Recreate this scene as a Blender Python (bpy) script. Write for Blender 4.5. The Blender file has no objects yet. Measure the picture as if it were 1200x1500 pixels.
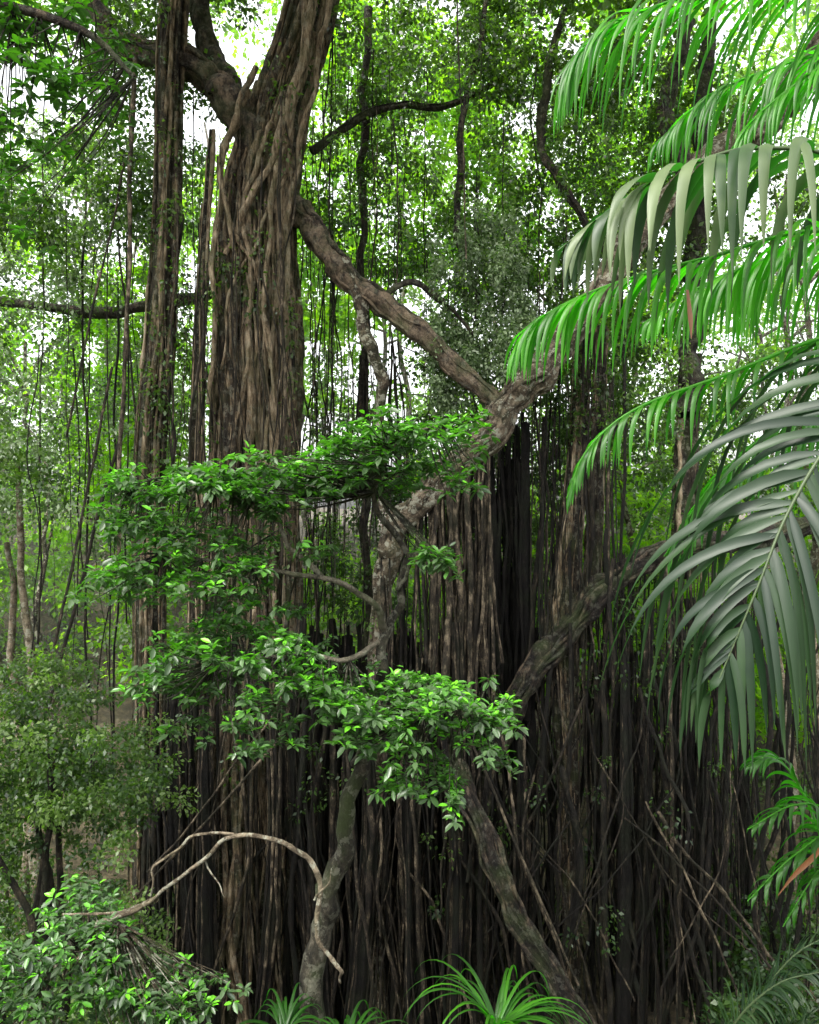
import bpy, math, numpy as np
from mathutils import Vector
R = np.random.default_rng(7)
scene = bpy.context.scene
scene.view_settings.view_transform = 'Standard'
scene.view_settings.look = 'None'
scene.view_settings.exposure = 0

# ------------------------------------------------------------------ helpers
class MB:
    def __init__(s): s.v=[]; s.f=[]; s.a=[]; s.n=0
    def add(s, v, f, a):
        v=np.asarray(v,dtype=np.float32).reshape(-1,3); f=np.asarray(f,dtype=np.int64).reshape(-1,4)
        s.v.append(v); s.f.append(f+s.n)
        a=np.asarray(a,dtype=np.float32)
        if a.ndim==0: a=np.full(len(v),float(a),dtype=np.float32)
        s.a.append(a); s.n+=len(v)
    def obj(s, name, mat, parent=None, smooth=True):
        v=np.concatenate(s.v); f=np.concatenate(s.f).astype(np.int32); a=np.concatenate(s.a)
        me=bpy.data.meshes.new(name)
        me.vertices.add(len(v)); me.vertices.foreach_set('co',v.ravel())
        me.loops.add(f.size); me.loops.foreach_set('vertex_index',f.ravel())
        me.polygons.add(len(f)); me.polygons.foreach_set('loop_start',np.arange(0,f.size,4,dtype=np.int32))
        me.polygons.foreach_set('loop_total',np.full(len(f),4,dtype=np.int32))
        me.update(calc_edges=True)
        me.polygons.foreach_set('use_smooth',np.full(len(f),smooth,dtype=bool))
        at=me.attributes.new('v','FLOAT','POINT'); at.data.foreach_set('value',a)
        me.materials.append(mat)
        o=bpy.data.objects.new(name,me); scene.collection.objects.link(o)
        if parent: o.parent=parent
        return o
def empty(name):
    o=bpy.data.objects.new(name,None); scene.collection.objects.link(o); return o
def nrm(a): return a/np.maximum(np.linalg.norm(a,axis=-1,keepdims=True),1e-9)
def spline(c, n):
    c=np.asarray(c,float); c=np.vstack([2*c[0]-c[1],c,2*c[-1]-c[-2]])
    m=len(c)-3; t=np.linspace(0,m-1e-6,n); i=t.astype(int); u=(t-i)[:,None]
    p0,p1,p2,p3=c[i],c[i+1],c[i+2],c[i+3]
    return .5*((2*p1)+(-p0+p2)*u+(2*p0-5*p1+4*p2-p3)*u*u+(-p0+3*p1-3*p2+p3)*u**3)
def tube(mb, P, r, sides=6, a=.5, rough=0.0):
    P=np.asarray(P,float); n=len(P); r=np.broadcast_to(np.asarray(r,float),(n,))
    T=nrm(np.gradient(P,axis=0)); ref=np.array([0.13,1,0.07]) if abs(T[:,1]).mean()<.8 else np.array([1,0,0.1])
    A=nrm(np.cross(T,ref)); B=np.cross(T,A)
    th=np.linspace(0,2*np.pi,sides,endpoint=False)
    rr=r[:,None]*np.ones(sides)
    if rough>0:
        ph=R.uniform(0,6.28,6); t=np.arange(n)[:,None]
        rr=rr*(1+rough*(np.sin(3*th+ph[0]+t*.15)*.5+np.sin(5*th+ph[1]-t*.21)*.4+.35*np.sin(t*.9+ph[2]+2*th)+R.normal(0,.25,(n,sides))))
    V=P[:,None]+rr[...,None]*(np.cos(th)[:,None]*A[:,None]+np.sin(th)[:,None]*B[:,None])
    i=np.arange(n-1)[:,None]*sides; j=np.arange(sides); k=(j+1)%sides
    F=np.stack([i+j,i+k,i+sides+k,i+sides+j],-1)
    mb.add(V,F,a)
def wob(P, amp, freq=1.0):
    n=len(P); t=np.linspace(0,1,n); L=np.linalg.norm(P[-1]-P[0]); out=P.copy()
    for k in (0,1):
        for m in (1,2.3,5.1):
            out[:,k]+=amp/m**1.1*np.sin(2*np.pi*(t*L*freq*m/9+R.random()))*np.minimum(1,t*6)
    return out
def strand(mb,p0,p1,r0,r1=None,amp=.1,n=16,sides=5,a=None,bow=0):
    p0=np.array(p0,float); p1=np.array(p1,float); t=np.linspace(0,1,n)[:,None]
    P=p0+(p1-p0)*t
    if bow: P[:,0]+=bow*np.sin(np.pi*t[:,0])
    P=wob(P,amp)
    r1=r0 if r1 is None else r1
    rr=np.linspace(r0,r1,n)*(1+R.normal(0,.12,n))
    tube(mb,P,rr,sides,R.random() if a is None else a)
def frames(d,nr):
    y=nrm(d); x=nrm(np.cross(y,nr)); z=np.cross(x,y); return np.stack([x,y,z],-1)
L4=(np.array([[0,0,0],[.3,.42,.06],[0,1,-.05],[-.3,.45,.06]]),np.array([[0,1,2,3]]))
L6=(np.array([[0,0,0],[.2,.3,.05],[.19,.68,.03],[0,1,-.12],[-.19,.68,.03],[-.2,.3,.05]]),np.array([[0,1,2,3],[0,3,4,5]]))
def leaves(mb,pos,d,nr,s,v,T=L4):
    M=frames(d,nr); tv,tf=T; N=len(pos)
    V=np.einsum('nij,tj->nti',M,tv)*np.asarray(s).reshape(-1,1,1)+pos[:,None]
    F=tf[None]+(np.arange(N)*len(tv))[:,None,None]
    mb.add(V,F,np.repeat(np.asarray(v),len(tv)))
def clumps(mb,box,nc,per,cr,leaf,v=(.2,.8),stretch=(1,1,.6),droop=.4,keep=None,T=L4):
    b=np.array(box,float)
    C=b[[0,2,4]]+(b[[1,3,5]]-b[[0,2,4]])*R.random((nc,3))
    if keep is not None: C=C[keep(C)]
    nc=len(C)
    if nc==0: return
    sc=R.uniform(.55,1.35,nc)*cr
    off=nrm(R.normal(size=(nc,per,3)))*(R.random((nc,per,1))**.45)*sc[:,None,None]*np.array(stretch)
    pos=(C[:,None]+off).reshape(-1,3)
    cv=R.uniform(v[0],v[1],nc)[:,None]
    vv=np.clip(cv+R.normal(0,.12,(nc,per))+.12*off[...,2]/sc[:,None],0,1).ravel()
    d=nrm(off.reshape(-1,3)+R.normal(0,.7,pos.shape)*cr)+np.array([0,0,-droop])
    nr=nrm(R.normal(0,.65,pos.shape)+np.array([0,-.15,1.]))
    leaves(mb,pos,d,nr,leaf*R.uniform(.6,1.3,len(pos)),vv,T)
def noise3(C,s,seed):
    g=np.random.default_rng(seed); o=np.zeros(len(C))
    for _ in range(9):
        k=g.normal(0,1,3)*s; o+=np.sin(C@k+g.uniform(0,6.28))
    return o/3
def sstep(a,b,x): t=np.clip((x-a)/(b-a),0,1); return t*t*(3-2*t)
def ground(x,y):
    x=np.asarray(x,float); y=np.asarray(y,float)
    z=13.2-12.8*sstep(-.8,17.5,y)+13.5*sstep(27,62,y)+2.0*sstep(-6,-18,x)*sstep(24,38,y)
    return z+.18*np.sin(x*.7+1.3*np.sin(y*.4))+.12*np.sin(y*1.1+x*.5)

# ------------------------------------------------------------------ materials
def newmat(name):
    m=bpy.data.materials.new(name); m.use_nodes=True; nt=m.node_tree; nt.nodes.clear()
    return m,nt,nt.nodes.new,nt.links.new
def ramp(N,stops):
    r=N('ShaderNodeValToRGB'); e=r.color_ramp.elements
    while len(e)<len(stops): e.new(.5)
    for k,(p,c) in enumerate(stops): e[k].position=p; e[k].color=(*c,1)
    return r
def leafmat(name,stops,trans,tf=.4,rough=.42,spec=.5):
    m,nt,N,Lk=newmat(name)
    at=N('ShaderNodeAttribute'); at.attribute_name='v'
    r=ramp(N,stops); Lk(at.outputs['Fac'],r.inputs[0])
    pb=N('ShaderNodeBsdfPrincipled'); pb.inputs['Roughness'].default_value=rough
    pb.inputs['Specular IOR Level'].default_value=spec
    Lk(r.outputs[0],pb.inputs['Base Color'])
    tr=N('ShaderNodeBsdfTranslucent')
    mx=N('ShaderNodeMix'); mx.data_type='RGBA'; mx.inputs[6].default_value=(*[c*.4 for c in trans],1); mx.inputs[7].default_value=(*trans,1)
    Lk(at.outputs['Fac'],mx.inputs[0]); Lk(mx.outputs[2],tr.inputs[0])
    ms=N('ShaderNodeMixShader'); ms.inputs[0].default_value=tf
    Lk(pb.outputs[0],ms.inputs[1]); Lk(tr.outputs[0],ms.inputs[2])
    o=N('ShaderNodeOutputMaterial'); Lk(ms.outputs[0],o.inputs[0]); return m
def barkmat(name,stops,scale=(5,5,.6),bump=.9,moss=.35,mosscol=(.04,.06,.015),lichen=0.0):
    m,nt,N,Lk=newmat(name)
    tc=N('ShaderNodeTexCoord'); mp=N('ShaderNodeMapping'); mp.inputs['Scale'].default_value=scale
    Lk(tc.outputs['Object'],mp.inputs[0])
    n1=N('ShaderNodeTexNoise'); n1.inputs['Scale'].default_value=1.6; n1.inputs['Detail'].default_value=8; n1.inputs['Roughness'].default_value=.75
    Lk(mp.outputs[0],n1.inputs['Vector'])
    at=N('ShaderNodeAttribute'); at.attribute_name='v'
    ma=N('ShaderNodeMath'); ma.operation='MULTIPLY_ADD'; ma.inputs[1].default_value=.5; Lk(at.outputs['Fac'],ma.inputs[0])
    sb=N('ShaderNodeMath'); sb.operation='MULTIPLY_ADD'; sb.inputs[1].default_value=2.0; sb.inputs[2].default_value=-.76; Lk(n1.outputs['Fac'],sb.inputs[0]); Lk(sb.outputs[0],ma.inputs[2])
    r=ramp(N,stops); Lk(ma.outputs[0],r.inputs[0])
    n2=N('ShaderNodeTexNoise'); n2.inputs['Scale'].default_value=1.3; n2.inputs['Detail'].default_value=5; Lk(tc.outputs['Object'],n2.inputs['Vector'])
    r2=ramp(N,[(.45,(0,0,0)),(.63,(moss,)*3)]); Lk(n2.outputs['Fac'],r2.inputs[0])
    mx=N('ShaderNodeMix'); mx.data_type='RGBA'; Lk(r2.outputs[0],mx.inputs[0]); Lk(r.outputs[0],mx.inputs[6]); mx.inputs[7].default_value=(*mosscol,1)
    col=mx.outputs[2]
    if lichen:
        n3=N('ShaderNodeTexNoise'); n3.inputs['Scale'].default_value=5; n3.inputs['Detail'].default_value=6; n3.inputs['Roughness'].default_value=.7; Lk(tc.outputs['Object'],n3.inputs['Vector'])
        r3=ramp(N,[(.53,(0,0,0)),(.57,(lichen,)*3)]); Lk(n3.outputs['Fac'],r3.inputs[0])
        m3=N('ShaderNodeMix'); m3.data_type='RGBA'; Lk(r3.outputs[0],m3.inputs[0]); Lk(col,m3.inputs[6]); m3.inputs[7].default_value=(.34,.34,.26,1); col=m3.outputs[2]
    pb=N('ShaderNodeBsdfPrincipled'); pb.inputs['Roughness'].default_value=.85; pb.inputs['Specular IOR Level'].default_value=.25
    Lk(col,pb.inputs['Base Color'])
    n4=N('ShaderNodeTexNoise'); n4.inputs['Scale'].default_value=5; n4.inputs['Detail'].default_value=8; n4.inputs['Roughness'].default_value=.7; Lk(mp.outputs[0],n4.inputs['Vector'])
    bp=N('ShaderNodeBump'); bp.inputs['Strength'].default_value=bump; bp.inputs['Distance'].default_value=.2; Lk(n4.outputs['Fac'],bp.inputs['Height']); Lk(bp.outputs[0],pb.inputs['Normal'])
    o=N('ShaderNodeOutputMaterial'); Lk(pb.outputs[0],o.inputs[0]); return m

M_bark=barkmat('banyan_bark',[(.12,(.006,.0045,.003)),(.42,(.042,.032,.02)),(.62,(.2,.145,.085)),(.9,(.5,.4,.27))],scale=(5,5,1.0),moss=.45,lichen=.25)
M_root=barkmat('aerial_root_bark',[(.15,(.003,.0025,.002)),(.46,(.011,.009,.0065)),(.72,(.05,.039,.026)),(1,(.3,.24,.16))],scale=(3,3,1.4),moss=.4,mosscol=(.012,.018,.006))  # under-canopy shade put into the colour: roots darker than the trunk bark
M_dark=barkmat('shaded_bark',[(.2,(.006,.005,.004)),(.5,(.03,.023,.017)),(.85,(.18,.135,.09))],scale=(3,3,2),moss=.5,lichen=.12)  # bark darkened in its base colour to stand in for shade
M_stem=barkmat('mossy_bark',[(.2,(.01,.009,.006)),(.5,(.04,.036,.024)),(.85,(.15,.13,.095))],scale=(4,4,2),moss=.7,lichen=.25)
M_limb=barkmat('lichen_bark',[(.2,(.02,.016,.01)),(.5,(.09,.07,.046)),(.8,(.27,.22,.15))],scale=(3,3,3),lichen=.75)
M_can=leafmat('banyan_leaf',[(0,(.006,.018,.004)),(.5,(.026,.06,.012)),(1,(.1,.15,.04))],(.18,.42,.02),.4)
M_pale=leafmat('pale_creeper_haze_leaf',[(0,(.03,.06,.02)),(.5,(.09,.14,.06)),(1,(.2,.26,.14))],(.2,.38,.07),.3)
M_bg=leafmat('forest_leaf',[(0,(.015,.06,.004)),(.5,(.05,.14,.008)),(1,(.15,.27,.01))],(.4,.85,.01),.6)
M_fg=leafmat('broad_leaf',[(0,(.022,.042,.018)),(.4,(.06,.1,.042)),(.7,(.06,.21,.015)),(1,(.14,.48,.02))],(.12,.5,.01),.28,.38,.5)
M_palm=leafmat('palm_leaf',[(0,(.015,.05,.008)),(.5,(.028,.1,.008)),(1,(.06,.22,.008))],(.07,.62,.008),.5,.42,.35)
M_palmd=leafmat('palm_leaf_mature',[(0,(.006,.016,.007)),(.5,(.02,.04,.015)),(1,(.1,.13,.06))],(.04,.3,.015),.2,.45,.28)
M_dead=leafmat('dry_leaf',[(0,(.1,.04,.015)),(1,(.26,.1,.035))],(.3,.1,.03),.2)

m,nt,N,Lk=newmat('forest_floor')
tc=N('ShaderNodeTexCoord'); n=N('ShaderNodeTexNoise'); n.inputs['Scale'].default_value=2.5; n.inputs['Detail'].default_value=9; n.inputs['Roughness'].default_value=.75
Lk(tc.outputs['Object'],n.inputs['Vector'])
r=ramp(N,[(.35,(.012,.012,.006)),(.5,(.05,.04,.02)),(.6,(.11,.085,.05)),(.7,(.04,.07,.015))]); Lk(n.outputs['Fac'],r.inputs[0])
pb=N('ShaderNodeBsdfPrincipled'); pb.inputs['Roughness'].default_value=.95; Lk(r.outputs[0],pb.inputs['Base Color'])
bp=N('ShaderNodeBump'); bp.inputs['Strength'].default_value=.8; bp.inputs['Distance'].default_value=.2; Lk(n.outputs['Fac'],bp.inputs['Height']); Lk(bp.outputs[0],pb.inputs['Normal'])
o=N('ShaderNodeOutputMaterial'); Lk(pb.outputs[0],o.inputs[0]); M_ground=m

# ------------------------------------------------------------------ ground
xs=np.concatenate([np.linspace(-400,-45,8),np.linspace(-40,40,110),np.linspace(45,400,8)])
ys=np.concatenate([np.linspace(-200,-10,6),np.linspace(-8,70,120),np.linspace(80,600,8)])
X,Y=np.meshgrid(xs,ys); Z=ground(X,Y)
mb=MB(); nx=len(xs); i=np.arange(len(ys)-1)[:,None]*nx; j=np.arange(nx-1)
mb.add(np.stack([X,Y,Z],-1),np.stack([i+j,i+j+1,i+nx+j+1,i+nx+j],-1),.5); mb.obj('ground',M_ground)

# ------------------------------------------------------------------ banyan tree
ban=empty('banyan_tree')
tr=MB(); rt=MB()
def column(ctrl,rad,nst,sr=(.04,.12),tw=.5,core=.86,a=None,mbs=None,proud=.18):
    mbs=mbs or tr
    c=np.array([[x,y,z] for x,y,z in ctrl],float); P=spline(c,80); t=np.linspace(0,1,80)
    rr=np.interp(t,np.linspace(0,1,len(rad)),rad)
    tube(mbs,P,rr*core,20,.0,.08)
    for k in range(nst):
        th0=R.uniform(0,2*np.pi); dth=R.normal(0,tw)
        a0=R.uniform(0,.5) if R.random()<.6 else 0; a1=1 if R.random()<.5 else R.uniform(.5,1)
        m=(t>=a0)&(t<=a1); tt=t[m]
        if len(tt)<6: continue
        th=th0+dth*tt+.12*np.sin(tt*R.uniform(8,22)+R.random()*6)+.07*np.sin(tt*R.uniform(35,55)+R.random()*6)
        s=R.uniform(*sr)*R.choice([.3,.5,.8,1,1.6]); out=rr[m]*(core+R.uniform(-.03,proud))+s*.3
        Q=P[m]+np.stack([np.cos(th)*out,np.sin(th)*out*.9,np.zeros(len(th))],-1)
        tube(mbs,Q,s*(1+.25*np.sin(tt*30+R.random()*6)+R.normal(0,.12,len(tt))),6,R.random() if a is None else np.clip(a+R.normal(0,.38),0,1))
column([(-2.5,24,32),(-3.2,24,28.8),(-4,24,26.4),(-4.5,24,23.6),(-4.5,24,20),(-4.6,24,16),(-4.7,24,11),(-4.8,24,5),(-4.9,24,.2)],
       [.55,.6,.72,.92,1.02,1.05,1.2,1.5,1.8],320,(.025,.085),a=.66,proud=.34)
column([(-6.5,23.2,32),(-6.8,23.2,28),(-6.9,23.2,24),(-7.1,23.2,20),(-7.4,23.2,16),(-7.4,23.2,9),(-7.5,23.2,.2)],[.32,.34,.32,.36,.38,.38,.5],54,(.02,.06),a=.35,proud=.35)
column([(-5.7,23.6,26),(-5.9,23.4,22),(-6.05,23.3,17),(-6.1,23.3,9),(-6.2,23.2,.2)],[.08,.12,.15,.2,.3],16,(.02,.05),a=.75,proud=.4)
column([(5.1,24.3,20.5),(5.0,24.3,17),(4.6,24.2,13),(4.5,24,11.5),(4.7,24,6),(4.8,24,.2)],[.2,.28,.4,.45,.2,.2],34,(.02,.06),a=.5)
column([(5.7,24.3,20.5),(5.6,24.3,17),(5.4,24.3,13),(5.0,24.2,11)],[.15,.2,.25,.3],22,(.02,.06),a=.25)
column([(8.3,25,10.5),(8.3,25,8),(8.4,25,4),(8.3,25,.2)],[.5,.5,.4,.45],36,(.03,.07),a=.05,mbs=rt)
column([(8.9,26,20),(8.6,25.6,16),(8.4,25,13)],[.3,.35,.4],20,(.03,.07),a=.05)
column([(10.8,27,13),(10.9,27,8),(11.1,27,.2)],[.2,.2,.25],12,(.03,.06),a=.15,mbs=rt)
for x,y,zt,r_ in [(-6.3,22.4,11,.14),(-5.5,22,10,.18),(-3.9,22.1,11,.12),(-2.9,22.4,12.5,.16),(-2.1,22.5,10,.1),(.3,22.5,11,.15),(1.3,22.4,12,.18),(.9,22.1,9,.1),(3.2,23,9,.12),(6.9,23.5,12.5,.11),(4.2,22.6,8,.13),(-7,22.5,9,.13),(-1.2,22.3,9.5,.2),(6,23,11,.18)]:
    column([(x,y,zt),(x+R.normal(0,.2),y,zt*.6),(x+R.normal(0,.5),y,.2)],[r_*.5,r_,r_*1.4],14,(.02,.05),a=R.uniform(.2,.9),mbs=rt,proud=.5)
for pts,rd in [([(-2.7,23.1,29.5),(-3.4,22.9,26.2),(-4.3,22.8,23.9),(-5.2,22.95,22.2)],.14),([(-2.9,23.2,30),(-3.1,23,27),(-3.6,22.9,25),(-4.0,22.85,22),(-3.9,22.8,19)],.1),
               ([(-4.6,23.3,27),(-5.2,23,25),(-5.45,22.9,22),(-5.5,22.8,18)],.11),([(-3.9,23.1,26),(-4.6,22.9,23.5),(-4.4,22.85,20.5),(-4.9,22.8,17)],.08),
               ([(-4.3,23,27.5),(-4.9,22.9,26),(-5.2,22.85,24.5),(-4.9,22.85,22)],.09),([(-2.2,23.3,30),(-2.7,23.1,27),(-3.3,23,24),(-3.5,22.9,20),(-3.5,22.8,15)],.09),
               ([(-5.3,23,24),(-4.7,22.85,22.5),(-4.1,22.85,21),(-3.8,22.8,18)],.06),([(-3.5,23.1,24.5),(-4.2,22.9,22.8),(-4.9,22.85,21.3),(-5.3,22.9,19)],.06)]:
    P=wob(spline(pts,40),.06,3); tube(tr,P,np.linspace(rd,rd*.6,40)*(1+R.normal(0,.1,40)),9,.8)
tr.obj('trunk',M_bark,ban)
lm=MB(); ld=MB()
def limb(mbx,pts,r,a=.5,rough=.12,n=50,sides=18,vines=4):
    P=wob(spline(pts,n),.09,2.5); rr=np.interp(np.linspace(0,1,n),np.linspace(0,1,len(r)),r)
    rr=rr*(1+.1*np.sin(np.arange(n)*.55+R.random()*6)+.06*np.sin(np.arange(n)*1.3+R.random()*6))
    tube(mbx,P,rr,sides,a,rough)
    T=nrm(np.gradient(P,axis=0)); A=nrm(np.cross(T,[.1,1,.05])); B=np.cross(T,A)
    for k in range(vines):
        th=R.uniform(0,6.28)+np.linspace(0,R.normal(0,2.5),n)+.2*np.sin(np.arange(n)*.5+R.random()*6)
        i0=R.integers(0,n//3); i1=R.integers(2*n//3,n)
        Q=P+(rr*1.0)[:,None]*(np.cos(th)[:,None]*A+np.sin(th)[:,None]*B)
        tube(mbx,Q[i0:i1],R.uniform(.02,.07)*(1+R.normal(0,.1,i1-i0)),6,np.clip(a+R.normal(0,.3),0,1))
limb(ld,[(-9.6,24,30.2),(-8.4,24,28.7),(-6.6,23.8,28),(-5.2,23.5,26.9),(-4.1,23.8,25.2)],[.28,.36,.42,.45,.55],.7,.16)
limb(ld,[(-6.3,24.5,31),(-5.9,24.2,28.8),(-5.2,23.8,27.2),(-4.5,23.6,26)],[.25,.28,.32,.4],.6)
limb(ld,[(-3.6,24,24.2),(-2.6,23.6,22.9),(-1.5,23.3,21.4),(.4,23.1,20),(2.1,22.8,18.3),(2.6,22.6,17.6)],[.36,.33,.3,.26,.23,.18],.9,.22,90,18,10)
limb(lm,[(-1.9,23.4,22.2),(-1.4,23.2,20.8),(-1.0,23,19.4),(-.8,23,18.1),(-.7,23,15)],[.2,.18,.16,.14,.12],.3)
limb(lm,[(13,25,30),(11.6,24.8,27.6),(10,24.5,26.3),(8.3,24.2,24.9),(6,23.5,22.2),(4.2,23,19.6),(3.2,22.7,18.5),(2,22.6,17),(.6,22.5,15.6),(-.4,22.6,14.4),(-.7,22.8,13),(-.9,23,8),(-1,23,.3)],[.42,.45,.45,.4,.38,.4,.42,.4,.36,.3,.26,.26,.4],.55,.14,140,18,12)
limb(ld,[(8.5,25,30),(7.8,24.8,27.5),(8.2,24.4,25)],[.2,.22,.28],.4)
limb(ld,[(14,26,15),(11,25.3,14.2),(8.5,24.6,14),(6.8,24.2,13.5),(5.3,23.8,12.4),(4,23.5,11),(2.8,23.3,9.2),(2,23.3,6),(1.8,23.3,.3)],[.3,.3,.3,.3,.36,.34,.28,.2,.3],.25,.3,90,18,34)
limb(ld,[(9.5,26,30.5),(8.9,25.6,22),(8.6,25.2,18)],[.25,.28,.3],.1)
for pts,r in [([(-4.5,25,22),(-7,26,21.8),(-10,27,21.6),(-14,28,22.2)],[.22,.2,.18,.15]),([(6,25,23),(4.5,25.5,25.5),(4.2,26,28),(5,26,31)],[.12,.14,.14,.1]),
              ([(2.4,25.5,31),(1.5,25.5,25),(2.2,25.5,21)],[.08,.08,.06]),([(-1.3,26,31),(-1.5,26,25),(-1.4,26,16),(-1.2,26,6)],[.13,.12,.12,.2]),
              ([(-1.0,23.3,21),(0,23.5,21.6),(.9,23.8,21.2),(1.8,24,20.2)],[.08,.07,.06,.04]),([(-3,25,26),(-1,25.5,27.5),(1.5,26,28),(4,26,29.5)],[.14,.12,.1,.08])]:
    limb(ld,pts,r,.3,.1,40,10,2)
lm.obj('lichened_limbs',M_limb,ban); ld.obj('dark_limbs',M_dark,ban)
def curtain(x0,x1,y0,y1,zt,zb,n,r=(.02,.06),lean=.4,amp=.1,a=(0,1),clus=0):
    hubs=R.uniform(x0,x1,max(4,n//14))
    for _ in range(n):
        x=R.uniform(x0,x1); y=R.uniform(y0,y1)
        if clus and R.random()<clus: x=R.choice(hubs)+R.normal(0,.12)
        zz=zt(x) if callable(zt) else R.uniform(*zt)
        zend=R.uniform(*zb) if zb else float(ground(x,y))-.1
        s=R.uniform(*r)*R.choice([.4,.6,1,1,1.7])
        strand(rt,(x,y,zz),(x+R.normal(0,lean)*R.choice([.3,1,1.8]),y+R.normal(0,lean*.6),zend),s,s*R.uniform(.8,1.4),amp*R.choice([.4,.8,1.2,2]),26,5,R.uniform(*a)**1.2)
topf=lambda x: R.uniform(8.5,11)+max(0,1.5-abs(x+5))*2
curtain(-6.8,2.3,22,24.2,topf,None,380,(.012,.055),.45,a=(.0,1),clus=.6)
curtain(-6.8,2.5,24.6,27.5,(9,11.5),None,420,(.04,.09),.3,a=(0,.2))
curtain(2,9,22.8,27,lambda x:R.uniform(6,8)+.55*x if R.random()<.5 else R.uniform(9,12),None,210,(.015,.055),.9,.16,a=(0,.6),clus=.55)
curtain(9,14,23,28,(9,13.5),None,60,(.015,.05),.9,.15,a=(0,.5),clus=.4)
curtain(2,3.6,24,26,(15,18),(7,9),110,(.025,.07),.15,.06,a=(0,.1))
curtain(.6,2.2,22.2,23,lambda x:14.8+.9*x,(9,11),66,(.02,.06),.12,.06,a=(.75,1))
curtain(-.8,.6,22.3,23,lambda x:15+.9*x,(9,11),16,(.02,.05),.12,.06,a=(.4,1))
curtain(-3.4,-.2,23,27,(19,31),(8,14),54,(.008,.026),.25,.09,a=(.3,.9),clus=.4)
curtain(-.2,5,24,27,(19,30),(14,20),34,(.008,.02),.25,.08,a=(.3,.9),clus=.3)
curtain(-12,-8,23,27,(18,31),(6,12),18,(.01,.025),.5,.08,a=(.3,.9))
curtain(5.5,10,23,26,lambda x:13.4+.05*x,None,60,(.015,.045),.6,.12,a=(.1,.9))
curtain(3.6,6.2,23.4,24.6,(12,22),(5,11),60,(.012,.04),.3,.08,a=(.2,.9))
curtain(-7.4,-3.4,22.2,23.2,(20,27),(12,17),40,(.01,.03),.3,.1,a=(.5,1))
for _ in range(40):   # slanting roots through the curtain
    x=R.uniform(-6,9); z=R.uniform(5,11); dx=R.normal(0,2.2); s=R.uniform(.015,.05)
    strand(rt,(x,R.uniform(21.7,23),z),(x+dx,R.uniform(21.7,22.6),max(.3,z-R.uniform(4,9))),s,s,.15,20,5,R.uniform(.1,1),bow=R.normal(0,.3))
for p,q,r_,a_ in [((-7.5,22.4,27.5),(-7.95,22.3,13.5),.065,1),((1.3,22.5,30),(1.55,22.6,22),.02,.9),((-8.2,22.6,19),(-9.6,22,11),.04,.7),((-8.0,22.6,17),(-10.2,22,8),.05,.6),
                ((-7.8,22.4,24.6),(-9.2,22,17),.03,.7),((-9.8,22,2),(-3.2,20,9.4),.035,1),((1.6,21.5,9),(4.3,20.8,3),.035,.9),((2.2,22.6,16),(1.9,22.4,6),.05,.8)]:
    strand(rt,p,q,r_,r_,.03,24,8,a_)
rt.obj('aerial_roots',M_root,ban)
cn=MB()
kp=lambda s,th,seed: (lambda C: noise3(C,s,seed)>th)
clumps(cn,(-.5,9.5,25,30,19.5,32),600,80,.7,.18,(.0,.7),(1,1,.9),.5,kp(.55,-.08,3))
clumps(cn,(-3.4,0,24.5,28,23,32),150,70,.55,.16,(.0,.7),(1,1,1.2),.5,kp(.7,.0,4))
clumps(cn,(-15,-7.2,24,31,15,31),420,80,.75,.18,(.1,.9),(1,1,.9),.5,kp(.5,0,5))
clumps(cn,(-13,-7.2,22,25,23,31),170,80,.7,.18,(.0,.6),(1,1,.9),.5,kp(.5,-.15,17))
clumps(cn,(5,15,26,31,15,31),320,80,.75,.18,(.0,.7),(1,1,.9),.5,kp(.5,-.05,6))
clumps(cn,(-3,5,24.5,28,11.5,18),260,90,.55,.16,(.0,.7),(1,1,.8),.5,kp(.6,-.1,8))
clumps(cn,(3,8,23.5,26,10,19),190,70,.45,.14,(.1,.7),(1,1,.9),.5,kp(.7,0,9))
clumps(cn,(-14,14,17,29,32.5,36),620,60,1.5,.42,(.0,.6),(1,1,.5),.3,kp(.4,-.25,10))  # unseen leaf ceiling above the frame, added to darken what lies below
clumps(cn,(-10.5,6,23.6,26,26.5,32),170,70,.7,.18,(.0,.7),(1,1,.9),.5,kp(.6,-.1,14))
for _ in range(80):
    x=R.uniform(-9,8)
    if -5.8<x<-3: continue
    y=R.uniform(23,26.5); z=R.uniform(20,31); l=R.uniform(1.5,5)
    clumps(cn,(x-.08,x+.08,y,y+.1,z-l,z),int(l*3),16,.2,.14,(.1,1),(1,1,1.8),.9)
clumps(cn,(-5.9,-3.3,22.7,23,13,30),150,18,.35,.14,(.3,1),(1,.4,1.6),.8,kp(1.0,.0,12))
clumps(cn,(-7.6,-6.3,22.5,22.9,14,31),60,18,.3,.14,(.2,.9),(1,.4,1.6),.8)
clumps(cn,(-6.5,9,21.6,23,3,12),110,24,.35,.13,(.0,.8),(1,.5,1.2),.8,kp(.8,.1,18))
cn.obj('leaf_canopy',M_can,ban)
cp=MB()
for _ in range(60):
    x=R.uniform(.6,3.6); y=R.uniform(22.8,24.5); z=R.uniform(19.8,24)-abs(x-2)*.6; l=R.uniform(.4,1.6)
    clumps(cp,(x-.2,x+.2,y,y+.3,z-l,z),int(3+l*5),30,.28,.13,(.3,1),(1,1,1.3),.9)
clumps(cp,(-16,-8.4,24,32,10,28),520,70,.6,.16,(.1,1),(1,1,1),.6,kp(.6,-.05,15))  # left-hand leaf mass; its pale colour stands in for haze
clumps(cp,(-3,4.5,25,29,13,20),120,60,.5,.14,(.1,.8),(1,1,1),.6,kp(.6,.2,16))
cp.obj('creeper_and_hazy_leaves',M_pale,ban)

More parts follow.
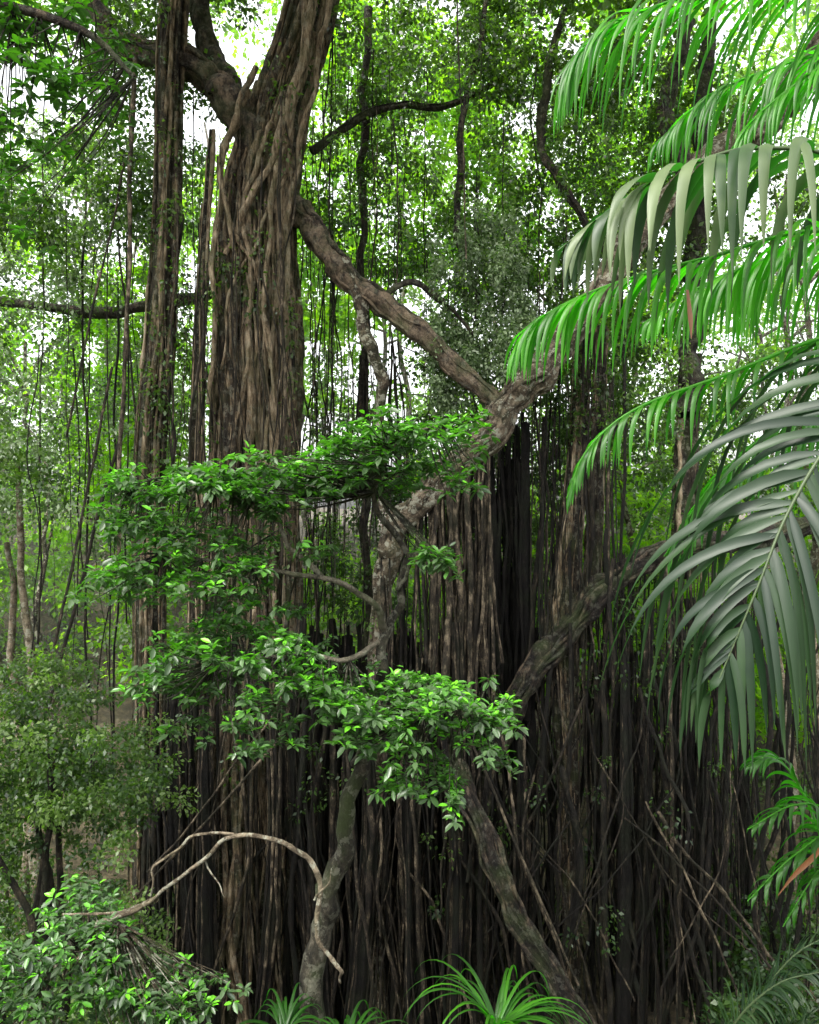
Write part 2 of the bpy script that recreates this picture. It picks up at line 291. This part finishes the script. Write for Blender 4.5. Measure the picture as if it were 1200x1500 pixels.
# ------------------------------------------------------------------ background forest
fo=empty('background_forest')
bl=MB(); bt=MB()
for k in range(60):
    x=R.uniform(-34,34); y=R.uniform(33,56); g=float(ground(x,y)); h=R.uniform(14,28)
    P=wob(spline([(x,y,g-.3),(x+R.normal(0,.7),y,g+h*.5),(x+R.normal(0,2),y,g+h)],24),.25)
    tube(bt,P,np.linspace(R.uniform(.12,.28),.07,24),8,R.random()*.6,.05)
    for b in range(6):
        i=R.integers(9,22); d=nrm(np.array([R.normal(),R.normal()*.6,R.uniform(.2,1)])); q=P[i]+d*R.uniform(2,5)
        tube(bt,wob(spline([P[i],(P[i]+q)/2+[0,0,.3],q],10),.1),np.linspace(.09,.03,10),5,R.random()*.5)
for x,y,zt in [(-14.3,28.5,17),(-16,30,20),(-12.8,27,14),(15,30,13),(13.4,29,12),(-12.2,26.5,16.5)]:
    g=float(ground(x,y)); P=wob(spline([(x+.2,y,g-.2),(x,y,(g+zt)/2),(x-.5,y,zt)],30),.12); tube(bt,P,np.linspace(.2,.09,30),9,.85,.06)
bt.obj('trunks',M_limb,fo)
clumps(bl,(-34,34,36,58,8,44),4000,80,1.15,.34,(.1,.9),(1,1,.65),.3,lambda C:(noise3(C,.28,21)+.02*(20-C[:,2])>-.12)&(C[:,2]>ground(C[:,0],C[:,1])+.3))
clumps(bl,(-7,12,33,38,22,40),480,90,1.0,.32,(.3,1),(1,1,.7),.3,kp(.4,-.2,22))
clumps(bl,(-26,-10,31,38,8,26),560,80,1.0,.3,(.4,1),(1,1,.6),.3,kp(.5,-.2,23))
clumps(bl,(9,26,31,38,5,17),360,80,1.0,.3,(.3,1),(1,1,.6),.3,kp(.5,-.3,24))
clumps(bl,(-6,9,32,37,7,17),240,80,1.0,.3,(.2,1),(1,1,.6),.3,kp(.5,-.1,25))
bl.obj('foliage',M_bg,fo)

ug=MB()
def under(x0,x1,y0,y1,n,h,per,cr,leaf,v):
    x=R.uniform(x0,x1,n); y=R.uniform(y0,y1,n); z=ground(x,y)+R.uniform(.1,h,n)
    for a,b,c in zip(x,y,z): clumps(ug,(a,a,b,b,c,c),1,per,cr,leaf,v,(1,1,.7),.3)
under(-30,30,28,50,800,1.6,50,.7,.26,(.1,.9))
under(-16,-7.6,19,27,300,3,60,.6,.17,(.0,.8))
under(8,16,20,28,200,2.2,50,.6,.2,(.0,.6))
under(-8,8,17,21,60,.5,40,.5,.18,(.0,.5))
under(2.5,5.5,7.6,11,90,.5,40,.3,.12,(.1,.9))
ug.obj('undergrowth',M_can)
sh=MB(); shs=MB(); shr=empty('shrub_tree')
clumps(sh,(-8.8,-4.9,14.5,18,5,11.9),430,120,.42,.1,(.0,1),(1,1,.6),.4,lambda C:(noise3(C,.9,31)>-.35)&(C[:,2]<11.9+.55*(-C[:,0]-7.5)))
sh.obj('foliage',M_can,shr)
for k in range(7):
    x=R.uniform(-8.5,-5.2); y=R.uniform(15,17.5); g=float(ground(x,y))
    tube(shs,wob(spline([(x,y,g-.2),(x+R.normal(0,.5),y,6),(x+R.normal(0,.8),y,10.5)],20),.15),np.linspace(.12,.04,20),7,.5)
shs.obj('stems',M_root,shr)

# ------------------------------------------------------------------ broadleaf tree in front
bf=empty('broadleaf_tree'); fl=MB(); fs=MB()
mid=lambda pts,r,n=30,a=.6:(tube(fs,wob(spline(pts,n),.06,5),np.interp(np.linspace(0,1,n),np.linspace(0,1,len(r)),r)*(1+R.normal(0,.06,n)),9,a,.08))
mid([(-1.7,13.5,2.5),(-1.5,13.3,7.7),(-1.1,13.1,9.5),(-.7,13,11.5),(-.3,12.8,13.2),(.1,12.7,14.6)],[.22,.19,.15,.1,.07,.04],60,.4)
mid([(-.35,12.9,13.1),(-.6,12.4,13.6),(-1.1,12.1,14),(-1.8,12,14.1),(-2.6,12,14.25),(-3.6,12,14.4)],[.06,.05,.04,.035,.025,.015],30,1)
mid([(-1.3,12.1,14.05),(-1.8,12.1,14.6),(-2.3,12.1,15.1),(-3.2,12,15.4)],[.04,.03,.025,.015],30,1)
mid([(-.4,12.9,13),(-.9,12.2,12.8),(-1.7,12,12.9),(-2.8,11.8,12.8)],[.05,.04,.03,.02],30,1)
mid([(-.9,13,11),(-.3,12.3,11.8),(.3,11.9,12.1),(1.0,11.8,12.1)],[.05,.04,.035,.02])
mid([(0,12.7,14.3),(-.5,12.3,15.3),(-.2,12,16),(.5,12,16.3)],[.05,.04,.03,.02])
mid([(-.2,12.6,13.8),(.1,12.3,14.3),(.4,12,14.5)],[.035,.025,.015])
def rosettes(C,size,vb=.6,per=10):
    for c in C:
        k=R.integers(per-2,per+3); az=np.arange(k)*2.4+R.random()*6; el=R.uniform(-.6,.6,k)
        d=np.stack([np.cos(az)*np.cos(el),np.sin(az)*np.cos(el),np.sin(el)],-1)
        tilt=R.normal(0,.22,3)
        nr=np.array([0,0,1.])[None]*np.cos(el)[:,None]+np.stack([-np.cos(az)*np.sin(el),-np.sin(az)*np.sin(el),0*az],-1)+R.normal(0,.3,(k,3))
        d=nrm(d+tilt)
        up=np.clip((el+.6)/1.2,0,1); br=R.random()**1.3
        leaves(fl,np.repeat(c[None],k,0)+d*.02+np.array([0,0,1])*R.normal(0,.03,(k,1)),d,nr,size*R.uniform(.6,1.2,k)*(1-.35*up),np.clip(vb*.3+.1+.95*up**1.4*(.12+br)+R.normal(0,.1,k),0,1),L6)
def layer(x0,x1,y0,y1,zc,th,n,hub,slope=0,size=.2,vb=.6,twig=True,rej=-.7):
    x=R.uniform(x0,x1,n); y=R.uniform(y0,y1,n); u=(x-(x0+x1)/2)/((x1-x0)/2); w=(y-(y0+y1)/2)/((y1-y0)/2)
    ok=(u*u+w*w*.8<1.1+R.normal(0,.25,n))&(noise3(np.stack([x,y,0*x+zc],-1),1.8,43)>rej); x,y,u=x[ok],y[ok],u[ok]
    z=zc+slope*u+th*(.6*np.sin(x*3.1+y*2.2+zc)+R.normal(0,.45,len(x)))-abs(u)**2*.3
    C=np.stack([x,y,z],-1); rosettes(C,size,vb)
    if twig:
        H=np.array(hub,float)
        for c in C[::2]:
            h=H[np.argmin(((H-c)**2).sum(1))]; mm=(h*.45+c*.55)+[R.normal(0,.05),0,R.normal(-.05,.06)]
            tube(fs,spline([h,mm,c],7),np.linspace(.014,.005,7),4,.2)
h1=spline([(-1.1,12.1,14),(-1.8,12,14.1),(-2.6,12,14.25),(-3.6,12,14.4)],12)
h2=spline([(-1.8,12.1,14.6),(-2.3,12.1,15.1),(-3.2,12,15.4),(-4,12,15.5)],12)
h3=spline([(-.9,12.2,12.8),(-1.7,12,12.9),(-2.8,11.8,12.8)],12)
h4=spline([(-.3,12.3,11.8),(.3,11.9,12.1),(1,11.8,12.1)],12)
h5=spline([(-.5,12.3,15.3),(-.2,12,16),(.5,12,16.3)],12)
S=.19
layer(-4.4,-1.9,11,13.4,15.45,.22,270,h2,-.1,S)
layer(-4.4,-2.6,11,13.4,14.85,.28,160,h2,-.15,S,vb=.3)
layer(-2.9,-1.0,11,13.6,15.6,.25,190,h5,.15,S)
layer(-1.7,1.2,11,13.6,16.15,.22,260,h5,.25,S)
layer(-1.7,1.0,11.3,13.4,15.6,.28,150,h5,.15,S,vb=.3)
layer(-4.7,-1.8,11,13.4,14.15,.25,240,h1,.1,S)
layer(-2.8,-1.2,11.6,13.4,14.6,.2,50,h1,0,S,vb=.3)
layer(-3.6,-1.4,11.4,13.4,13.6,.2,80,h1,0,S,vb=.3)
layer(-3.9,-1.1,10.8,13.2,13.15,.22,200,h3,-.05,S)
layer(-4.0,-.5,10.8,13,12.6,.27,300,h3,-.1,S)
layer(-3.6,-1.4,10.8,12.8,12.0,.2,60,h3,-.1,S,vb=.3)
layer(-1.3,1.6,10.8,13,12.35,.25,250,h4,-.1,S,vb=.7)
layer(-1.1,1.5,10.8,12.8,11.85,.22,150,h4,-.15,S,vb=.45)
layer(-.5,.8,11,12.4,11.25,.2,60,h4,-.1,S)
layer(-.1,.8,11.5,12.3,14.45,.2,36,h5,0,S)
fs.obj('trunk_and_branches',M_stem,bf); fl.obj('foliage',M_fg,bf)

fl=MB(); fs=MB(); ls=empty('broadleaf_shrub')
hb=spline([(-5.5,12,7),(-5.2,11.8,8.4),(-4.2,11.8,9.1)],12)
mid([(-5.8,12.2,4.5),(-5.5,12,7),(-5.2,11.8,8.4),(-4.2,11.8,9.2),(-3.6,11.8,9.4)],[.09,.08,.06,.05,.04])
mid([(-5.0,11.8,9.2),(-4.1,11.8,9.25),(-3.6,11.7,9.55),(-3.0,11.6,10.0),(-2.55,11.6,10.38),(-2.05,11.6,10.42),(-1.65,11.6,10.2),(-1.35,11.6,9.85),(-1.3,11.6,9.2),(-1.15,11.6,8.85),(-.98,11.6,8.55),(-1.02,11.6,8.3)],[.018,.02,.025,.03,.028,.032,.036,.04,.035,.032,.03,.012],110,.8)
mid([(-3.7,11.7,9.5),(-3.65,11.6,9.95),(-3.3,11.6,10.2),(-3,11.6,10.4),(-2.5,11.6,10.42)],[.012,.016,.018,.02,.02],50,.7)
mid([(-1.35,11.6,9.5),(-1.2,11.5,9.8),(-1.15,11.5,10.0)],[.015,.01,.005],10,.8)
mid([(-2.9,11.6,10.1),(-2.7,11.5,9.8),(-2.6,11.5,9.6)],[.014,.01,.004],10,.8)
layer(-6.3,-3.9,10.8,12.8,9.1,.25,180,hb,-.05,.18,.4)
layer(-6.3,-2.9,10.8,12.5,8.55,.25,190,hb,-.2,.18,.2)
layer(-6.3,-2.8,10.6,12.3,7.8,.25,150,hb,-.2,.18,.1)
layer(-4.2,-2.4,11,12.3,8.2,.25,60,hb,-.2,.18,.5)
fs.obj('branches',M_limb,ls); fl.obj('foliage',M_fg,ls)
fl=MB(); fs=MB(); ol=empty('overhanging_tree')
ho=spline([(-7.5,10.5,21.5),(-6,11,21.9),(-4.5,11.2,21.6),(-3.8,11.3,21)],16)
tube(fs,ho,np.linspace(.1,.03,16),7,.4)
tube(fs,spline([(-9,10,3),(-8.8,10,12),(-8.3,10.2,18),(-8.5,10.5,24),(-9,10,32)],40),np.linspace(.4,.2,40),12,.4,.06)
for q in [(-16,8,33),(-4,10,34.5),(2,9,34),(-9,4,33),(-12,13,33),(6,11,33.5)]:
    tube(fs,wob(spline([(-8.7,10.2,27),((q[0]-8.7)/2,(q[1]+10)/2,32.0),q],24),.2),np.linspace(.22,.05,24),8,.4)
layer(-6.6,-3.9,10.3,12.5,21.9,.35,120,ho,-.2,.22,.6)
layer(-6.6,-4.0,10.3,12.5,21.2,.45,80,ho,-.3,.22,.5)
layer(-6.6,-4.4,10.3,12.5,20.4,.55,55,ho,-.2,.22,.4)
layer(-6.6,-5.0,10.3,12.5,19.4,.6,30,ho,-.2,.22,.4)
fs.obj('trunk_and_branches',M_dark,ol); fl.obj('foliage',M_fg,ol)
cr=MB(); clumps(cr,(-22,12,5.5,14.5,32,35),720,60,1.5,.42,(.0,.6),(1,1,.5),.3,kp(.4,-.7,11)); cr.obj('shade_canopy',M_can,ol)  # unseen leaf band added overhead to keep sun off the lower roots

dt=MB(); P=wob(spline([(1.3,22,8.2),(2.2,21.3,5.8),(3.6,20.5,3.3),(5.2,19.6,.9),(6.2,19,-.1)],70),.1,2.5)
rr=np.linspace(.2,.28,70)*(1+.12*np.sin(np.arange(70)*.5))
tube(dt,P,rr,18,.1,.25)
for k in range(22):
    th=R.uniform(0,6.28)+np.linspace(0,R.normal(0,1.5),70); o_=np.stack([np.cos(th)*rr,0*th-.1,np.sin(th)*rr],-1)*1.05
    tube(dt,wob(P+o_,.05,2),np.full(70,R.uniform(.02,.06)),6,R.random()*.8)
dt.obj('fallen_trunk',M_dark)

# ------------------------------------------------------------------ palms
def ribbon(mb,P,W,side,a,fold=.35):
    n=len(P); T=nrm(np.gradient(P,axis=0)); S=nrm(side-(T*side).sum(-1,keepdims=True)*T); Nn=np.cross(T,S)
    l=P+S*W[:,None]+Nn*(W*fold)[:,None]; r_=P-S*W[:,None]+Nn*(W*fold)[:,None]
    V=np.concatenate([P,l,r_]); i=np.arange(n-1)
    F=np.concatenate([np.stack([i,i+1,n+i+1,n+i],-1),np.stack([i,2*n+i,2*n+i+1,i+1],-1)])
    mb.add(V,F,a)
def frond(name,ctrl,nl,L,wid,mat,parent,droop=1.0,lift=.2,side=(0,1,0),va=(.3,1),sides=(1,-1),fwd=.6,start=.05,tipf=.45,rr=.02):
    mb=MB(); P=spline(ctrl,60); tube(mb,P,np.linspace(rr,.005,60),7,.7)
    T=nrm(np.gradient(P,axis=0)); side=np.array(side,float)
    for s in sides:
        for k in range(nl):
            t=start+(1-start)*(k+R.uniform(-.35,.35))/nl; t=min(max(t,0),1); i=int(t*59)
            prof=math.sin(math.pi*min(1,(.18+.82*t)**.9*.62+.2))*(1-(1-tipf)*t**2)
            ln=L*prof*R.uniform(.78,1.12); n=13
            sv=nrm(side-T[i]*(T[i]@side))*s
            up=np.array([0,0,1.]); d=nrm(sv*(1-.45*t)+T[i]*(fwd+.5*t)+up*lift+R.normal(0,.13,3))
            pts=[P[i]]
            dr=droop*R.uniform(.55,1.4)
            for q in range(n-1):
                d=nrm(d+np.array([0,0,-1])*dr*(.1+.26*q/n)); pts.append(pts[-1]+d*ln/(n-1))
            pts=np.array(pts); u=np.linspace(0,1,n)
            W=wid*np.clip(np.minimum(u*7+.35,1)*(1-u**2.6),.03,1)*R.uniform(.8,1.1)*(.6+.4*prof)
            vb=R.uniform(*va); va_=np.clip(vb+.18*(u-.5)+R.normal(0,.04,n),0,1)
            ribbon(mb,pts,W*.5,np.broadcast_to(T[i],pts.shape),np.tile(va_,3))
    return mb.obj(name,mat,parent)
pa=empty('palm_tree')
pt=MB(); tube(pt,wob(spline([(4.6,6.3,8),(4.5,6.3,12),(4.4,6.2,16.1)],40),.03),np.full(40,.13),12,.5,.05); pt.obj('trunk',M_limb,pa)
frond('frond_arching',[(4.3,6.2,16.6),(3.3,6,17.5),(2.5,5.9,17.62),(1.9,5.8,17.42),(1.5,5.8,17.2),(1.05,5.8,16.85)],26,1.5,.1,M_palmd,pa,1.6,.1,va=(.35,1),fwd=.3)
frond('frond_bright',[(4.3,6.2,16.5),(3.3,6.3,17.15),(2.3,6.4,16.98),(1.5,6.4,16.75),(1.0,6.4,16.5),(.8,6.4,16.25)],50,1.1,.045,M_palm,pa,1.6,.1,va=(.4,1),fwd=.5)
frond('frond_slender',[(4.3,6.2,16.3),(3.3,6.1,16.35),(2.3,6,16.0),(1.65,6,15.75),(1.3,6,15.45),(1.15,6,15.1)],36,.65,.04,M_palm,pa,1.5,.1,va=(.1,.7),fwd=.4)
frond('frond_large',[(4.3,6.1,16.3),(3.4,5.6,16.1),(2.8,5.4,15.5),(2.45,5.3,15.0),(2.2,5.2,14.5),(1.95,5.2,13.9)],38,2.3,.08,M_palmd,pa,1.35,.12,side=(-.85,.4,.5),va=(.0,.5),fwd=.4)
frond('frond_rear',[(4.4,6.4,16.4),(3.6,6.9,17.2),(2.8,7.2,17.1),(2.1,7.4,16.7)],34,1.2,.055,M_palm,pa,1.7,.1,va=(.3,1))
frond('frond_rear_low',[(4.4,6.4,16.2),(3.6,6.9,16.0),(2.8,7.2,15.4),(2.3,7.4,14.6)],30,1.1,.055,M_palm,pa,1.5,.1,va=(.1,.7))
pb_=empty('palm_tree')
pt=MB(); tube(pt,wob(spline([(5.2,7.6,8),(5.1,7.6,14),(4.9,7.5,19.2)],40),.03),np.full(40,.14),12,.5,.05); pt.obj('trunk',M_limb,pb_)
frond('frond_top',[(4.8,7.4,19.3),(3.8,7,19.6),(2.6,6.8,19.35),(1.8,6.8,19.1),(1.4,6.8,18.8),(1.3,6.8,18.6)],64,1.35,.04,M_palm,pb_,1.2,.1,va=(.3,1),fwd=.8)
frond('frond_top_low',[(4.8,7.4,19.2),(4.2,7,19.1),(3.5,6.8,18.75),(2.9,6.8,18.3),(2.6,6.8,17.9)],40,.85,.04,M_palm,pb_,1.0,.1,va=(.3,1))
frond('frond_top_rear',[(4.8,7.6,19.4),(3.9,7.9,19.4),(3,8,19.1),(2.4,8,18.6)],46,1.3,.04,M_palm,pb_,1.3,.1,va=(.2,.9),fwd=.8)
pc=empty('understory_palm')
for k,c in enumerate([[(3.2,8.4,9.2),(3.5,8.2,10.1),(3.8,8,10.7),(4.3,7.9,11.0)],[(3.3,8.4,9.2),(3.2,8.1,9.9),(3.5,7.8,10.5),(3.9,7.6,10.75)],[(3.3,8.4,9.2),(3.7,8,9.9),(4.1,7.7,10.2),(4.6,7.5,10.2)]]):
    frond('frond_%d'%(k+1),c,30,.6,.035,M_palmd,pc,.8,.2,va=(0,.6))
pe=empty('understory_palm')
for k,c in enumerate([[(4.6,8.6,10.8),(4.2,8.3,11.9),(3.8,8.1,12.1),(3.3,8,11.9)],[(4.6,8.6,10.8),(4.3,8.3,11.7),(3.8,8.1,11.6),(3.3,8,11.2)],[(4.6,8.6,10.8),(4.3,8.2,11.4),(4.0,8,11.5),(3.6,7.9,11.0)],[(4.6,8.6,10.8),(4.3,8.9,11.9),(4.0,9,12.3),(3.7,9,12.2)]]):
    frond('frond_%d'%(k+1),c,16,.6,.06,M_palm,pe,.9,.2,va=(0,.4))
dd=MB()
ribbon(dd,spline([(4.1,7.9,12.0),(3.95,7.9,11.75),(3.7,7.9,11.5),(3.55,7.9,11.3)],12),np.interp(np.linspace(0,1,12),[0,.5,1],[.015,.04,.005]),np.tile([0.3,1,.5],(12,1)),.1)
ribbon(dd,spline([(2.0,5.9,16.6),(2.02,5.9,16.4),(2.03,5.9,16.25)],8),np.interp(np.linspace(0,1,8),[0,.5,1],[.01,.02,.003]),np.tile([1,.1,0],(8,1)),.3)
dd.obj('dry_palm_leaf',M_dead)
def strap(name,c,n,L,w,spread,va,lean=(0,0)):
    mb=MB()
    for k in range(n):
        az=R.uniform(0,6.28); d=nrm(np.array([math.cos(az)*spread+lean[0],math.sin(az)*spread+lean[1],1.0])); ln=L*R.uniform(.6,1.1); pts=[np.array(c)+R.normal(0,.04,3)]
        for q in range(13):
            d=nrm(d+np.array([0,0,-1])*.03*(q+1)*R.uniform(.7,1.2)); pts.append(pts[-1]+d*ln/13)
        u=np.linspace(0,1,14); sd=np.cross(d,[0,0,1.])
        ribbon(mb,np.array(pts),w*np.clip((1-u**2.5),.03,1),np.tile(sd,(14,1)),R.uniform(*va))
    # short stem rooting the rosette in the slope
    g=float(ground(c[0],c[1])); tube(mb,spline([(c[0],c[1],g-.1),(c[0]+.05,c[1],(g+c[2])/2),c],12),np.full(12,.07),8,.1)
    mb.obj(name,M_palm)
strap('pandanus_plant',(1.3,12.2,7.3),54,1.9,.028,1.0,(.1,.8),(.4,0))
strap('pandanus_plant',(-.9,12.0,7.15),40,1.3,.025,1.3,(0,.3))
strap('pandanus_plant',(-1.9,12.4,7.1),30,1.2,.025,1.0,(0,.3))

# ------------------------------------------------------------------ humid haze among the far trees
hz=MB(); b=[(x,y,z) for z in (2,60) for y in (31,72) for x in (-70,70)]
hz.add(b,[[0,2,3,1],[4,5,7,6],[0,1,5,4],[2,6,7,3],[0,4,6,2],[1,3,7,5]],.5)
m,nt,N,Lk=newmat('mist'); vs=N('ShaderNodeVolumeScatter'); vs.inputs['Density'].default_value=.004; vs.inputs['Color'].default_value=(1,1,.95,1)
o=N('ShaderNodeOutputMaterial'); Lk(vs.outputs[0],o.inputs['Volume'])
hz.obj('mist',m,None,False)

# ------------------------------------------------------------------ sky, sun, camera
tosun=Vector((-.3,-.45,.84)).normalized(); el=math.asin(tosun.z); az=math.atan2(tosun.x,tosun.y)
w=bpy.data.worlds.new('World'); scene.world=w; w.use_nodes=True; nt=w.node_tree; nt.nodes.clear()
sk=nt.nodes.new('ShaderNodeTexSky'); sk.sky_type='NISHITA'; sk.sun_disc=False; sk.sun_elevation=el; sk.sun_rotation=az; sk.dust_density=5; sk.air_density=1.2
hs=nt.nodes.new('ShaderNodeHueSaturation'); hs.inputs['Saturation'].default_value=.12; hs.inputs['Value'].default_value=4.6; nt.links.new(sk.outputs[0],hs.inputs['Color'])
bg=nt.nodes.new('ShaderNodeBackground'); bg.inputs[1].default_value=.15; nt.links.new(hs.outputs[0],bg.inputs[0])
ow=nt.nodes.new('ShaderNodeOutputWorld'); nt.links.new(bg.outputs[0],ow.inputs[0])
s=bpy.data.lights.new('sun','SUN'); s.energy=5.0; s.angle=math.radians(12); s.color=(1,.95,.84)
so=bpy.data.objects.new('sun',s); scene.collection.objects.link(so); so.rotation_euler=tosun.to_track_quat('Z','Y').to_euler()
c=bpy.data.cameras.new('camera'); co=bpy.data.objects.new('camera',c); scene.collection.objects.link(co)
co.location=(0,0,15); co.rotation_euler=(math.radians(90),0,0); c.sensor_fit='VERTICAL'; c.angle=2*math.atan(.625); c.clip_end=2000; c.clip_start=.05
scene.camera=co
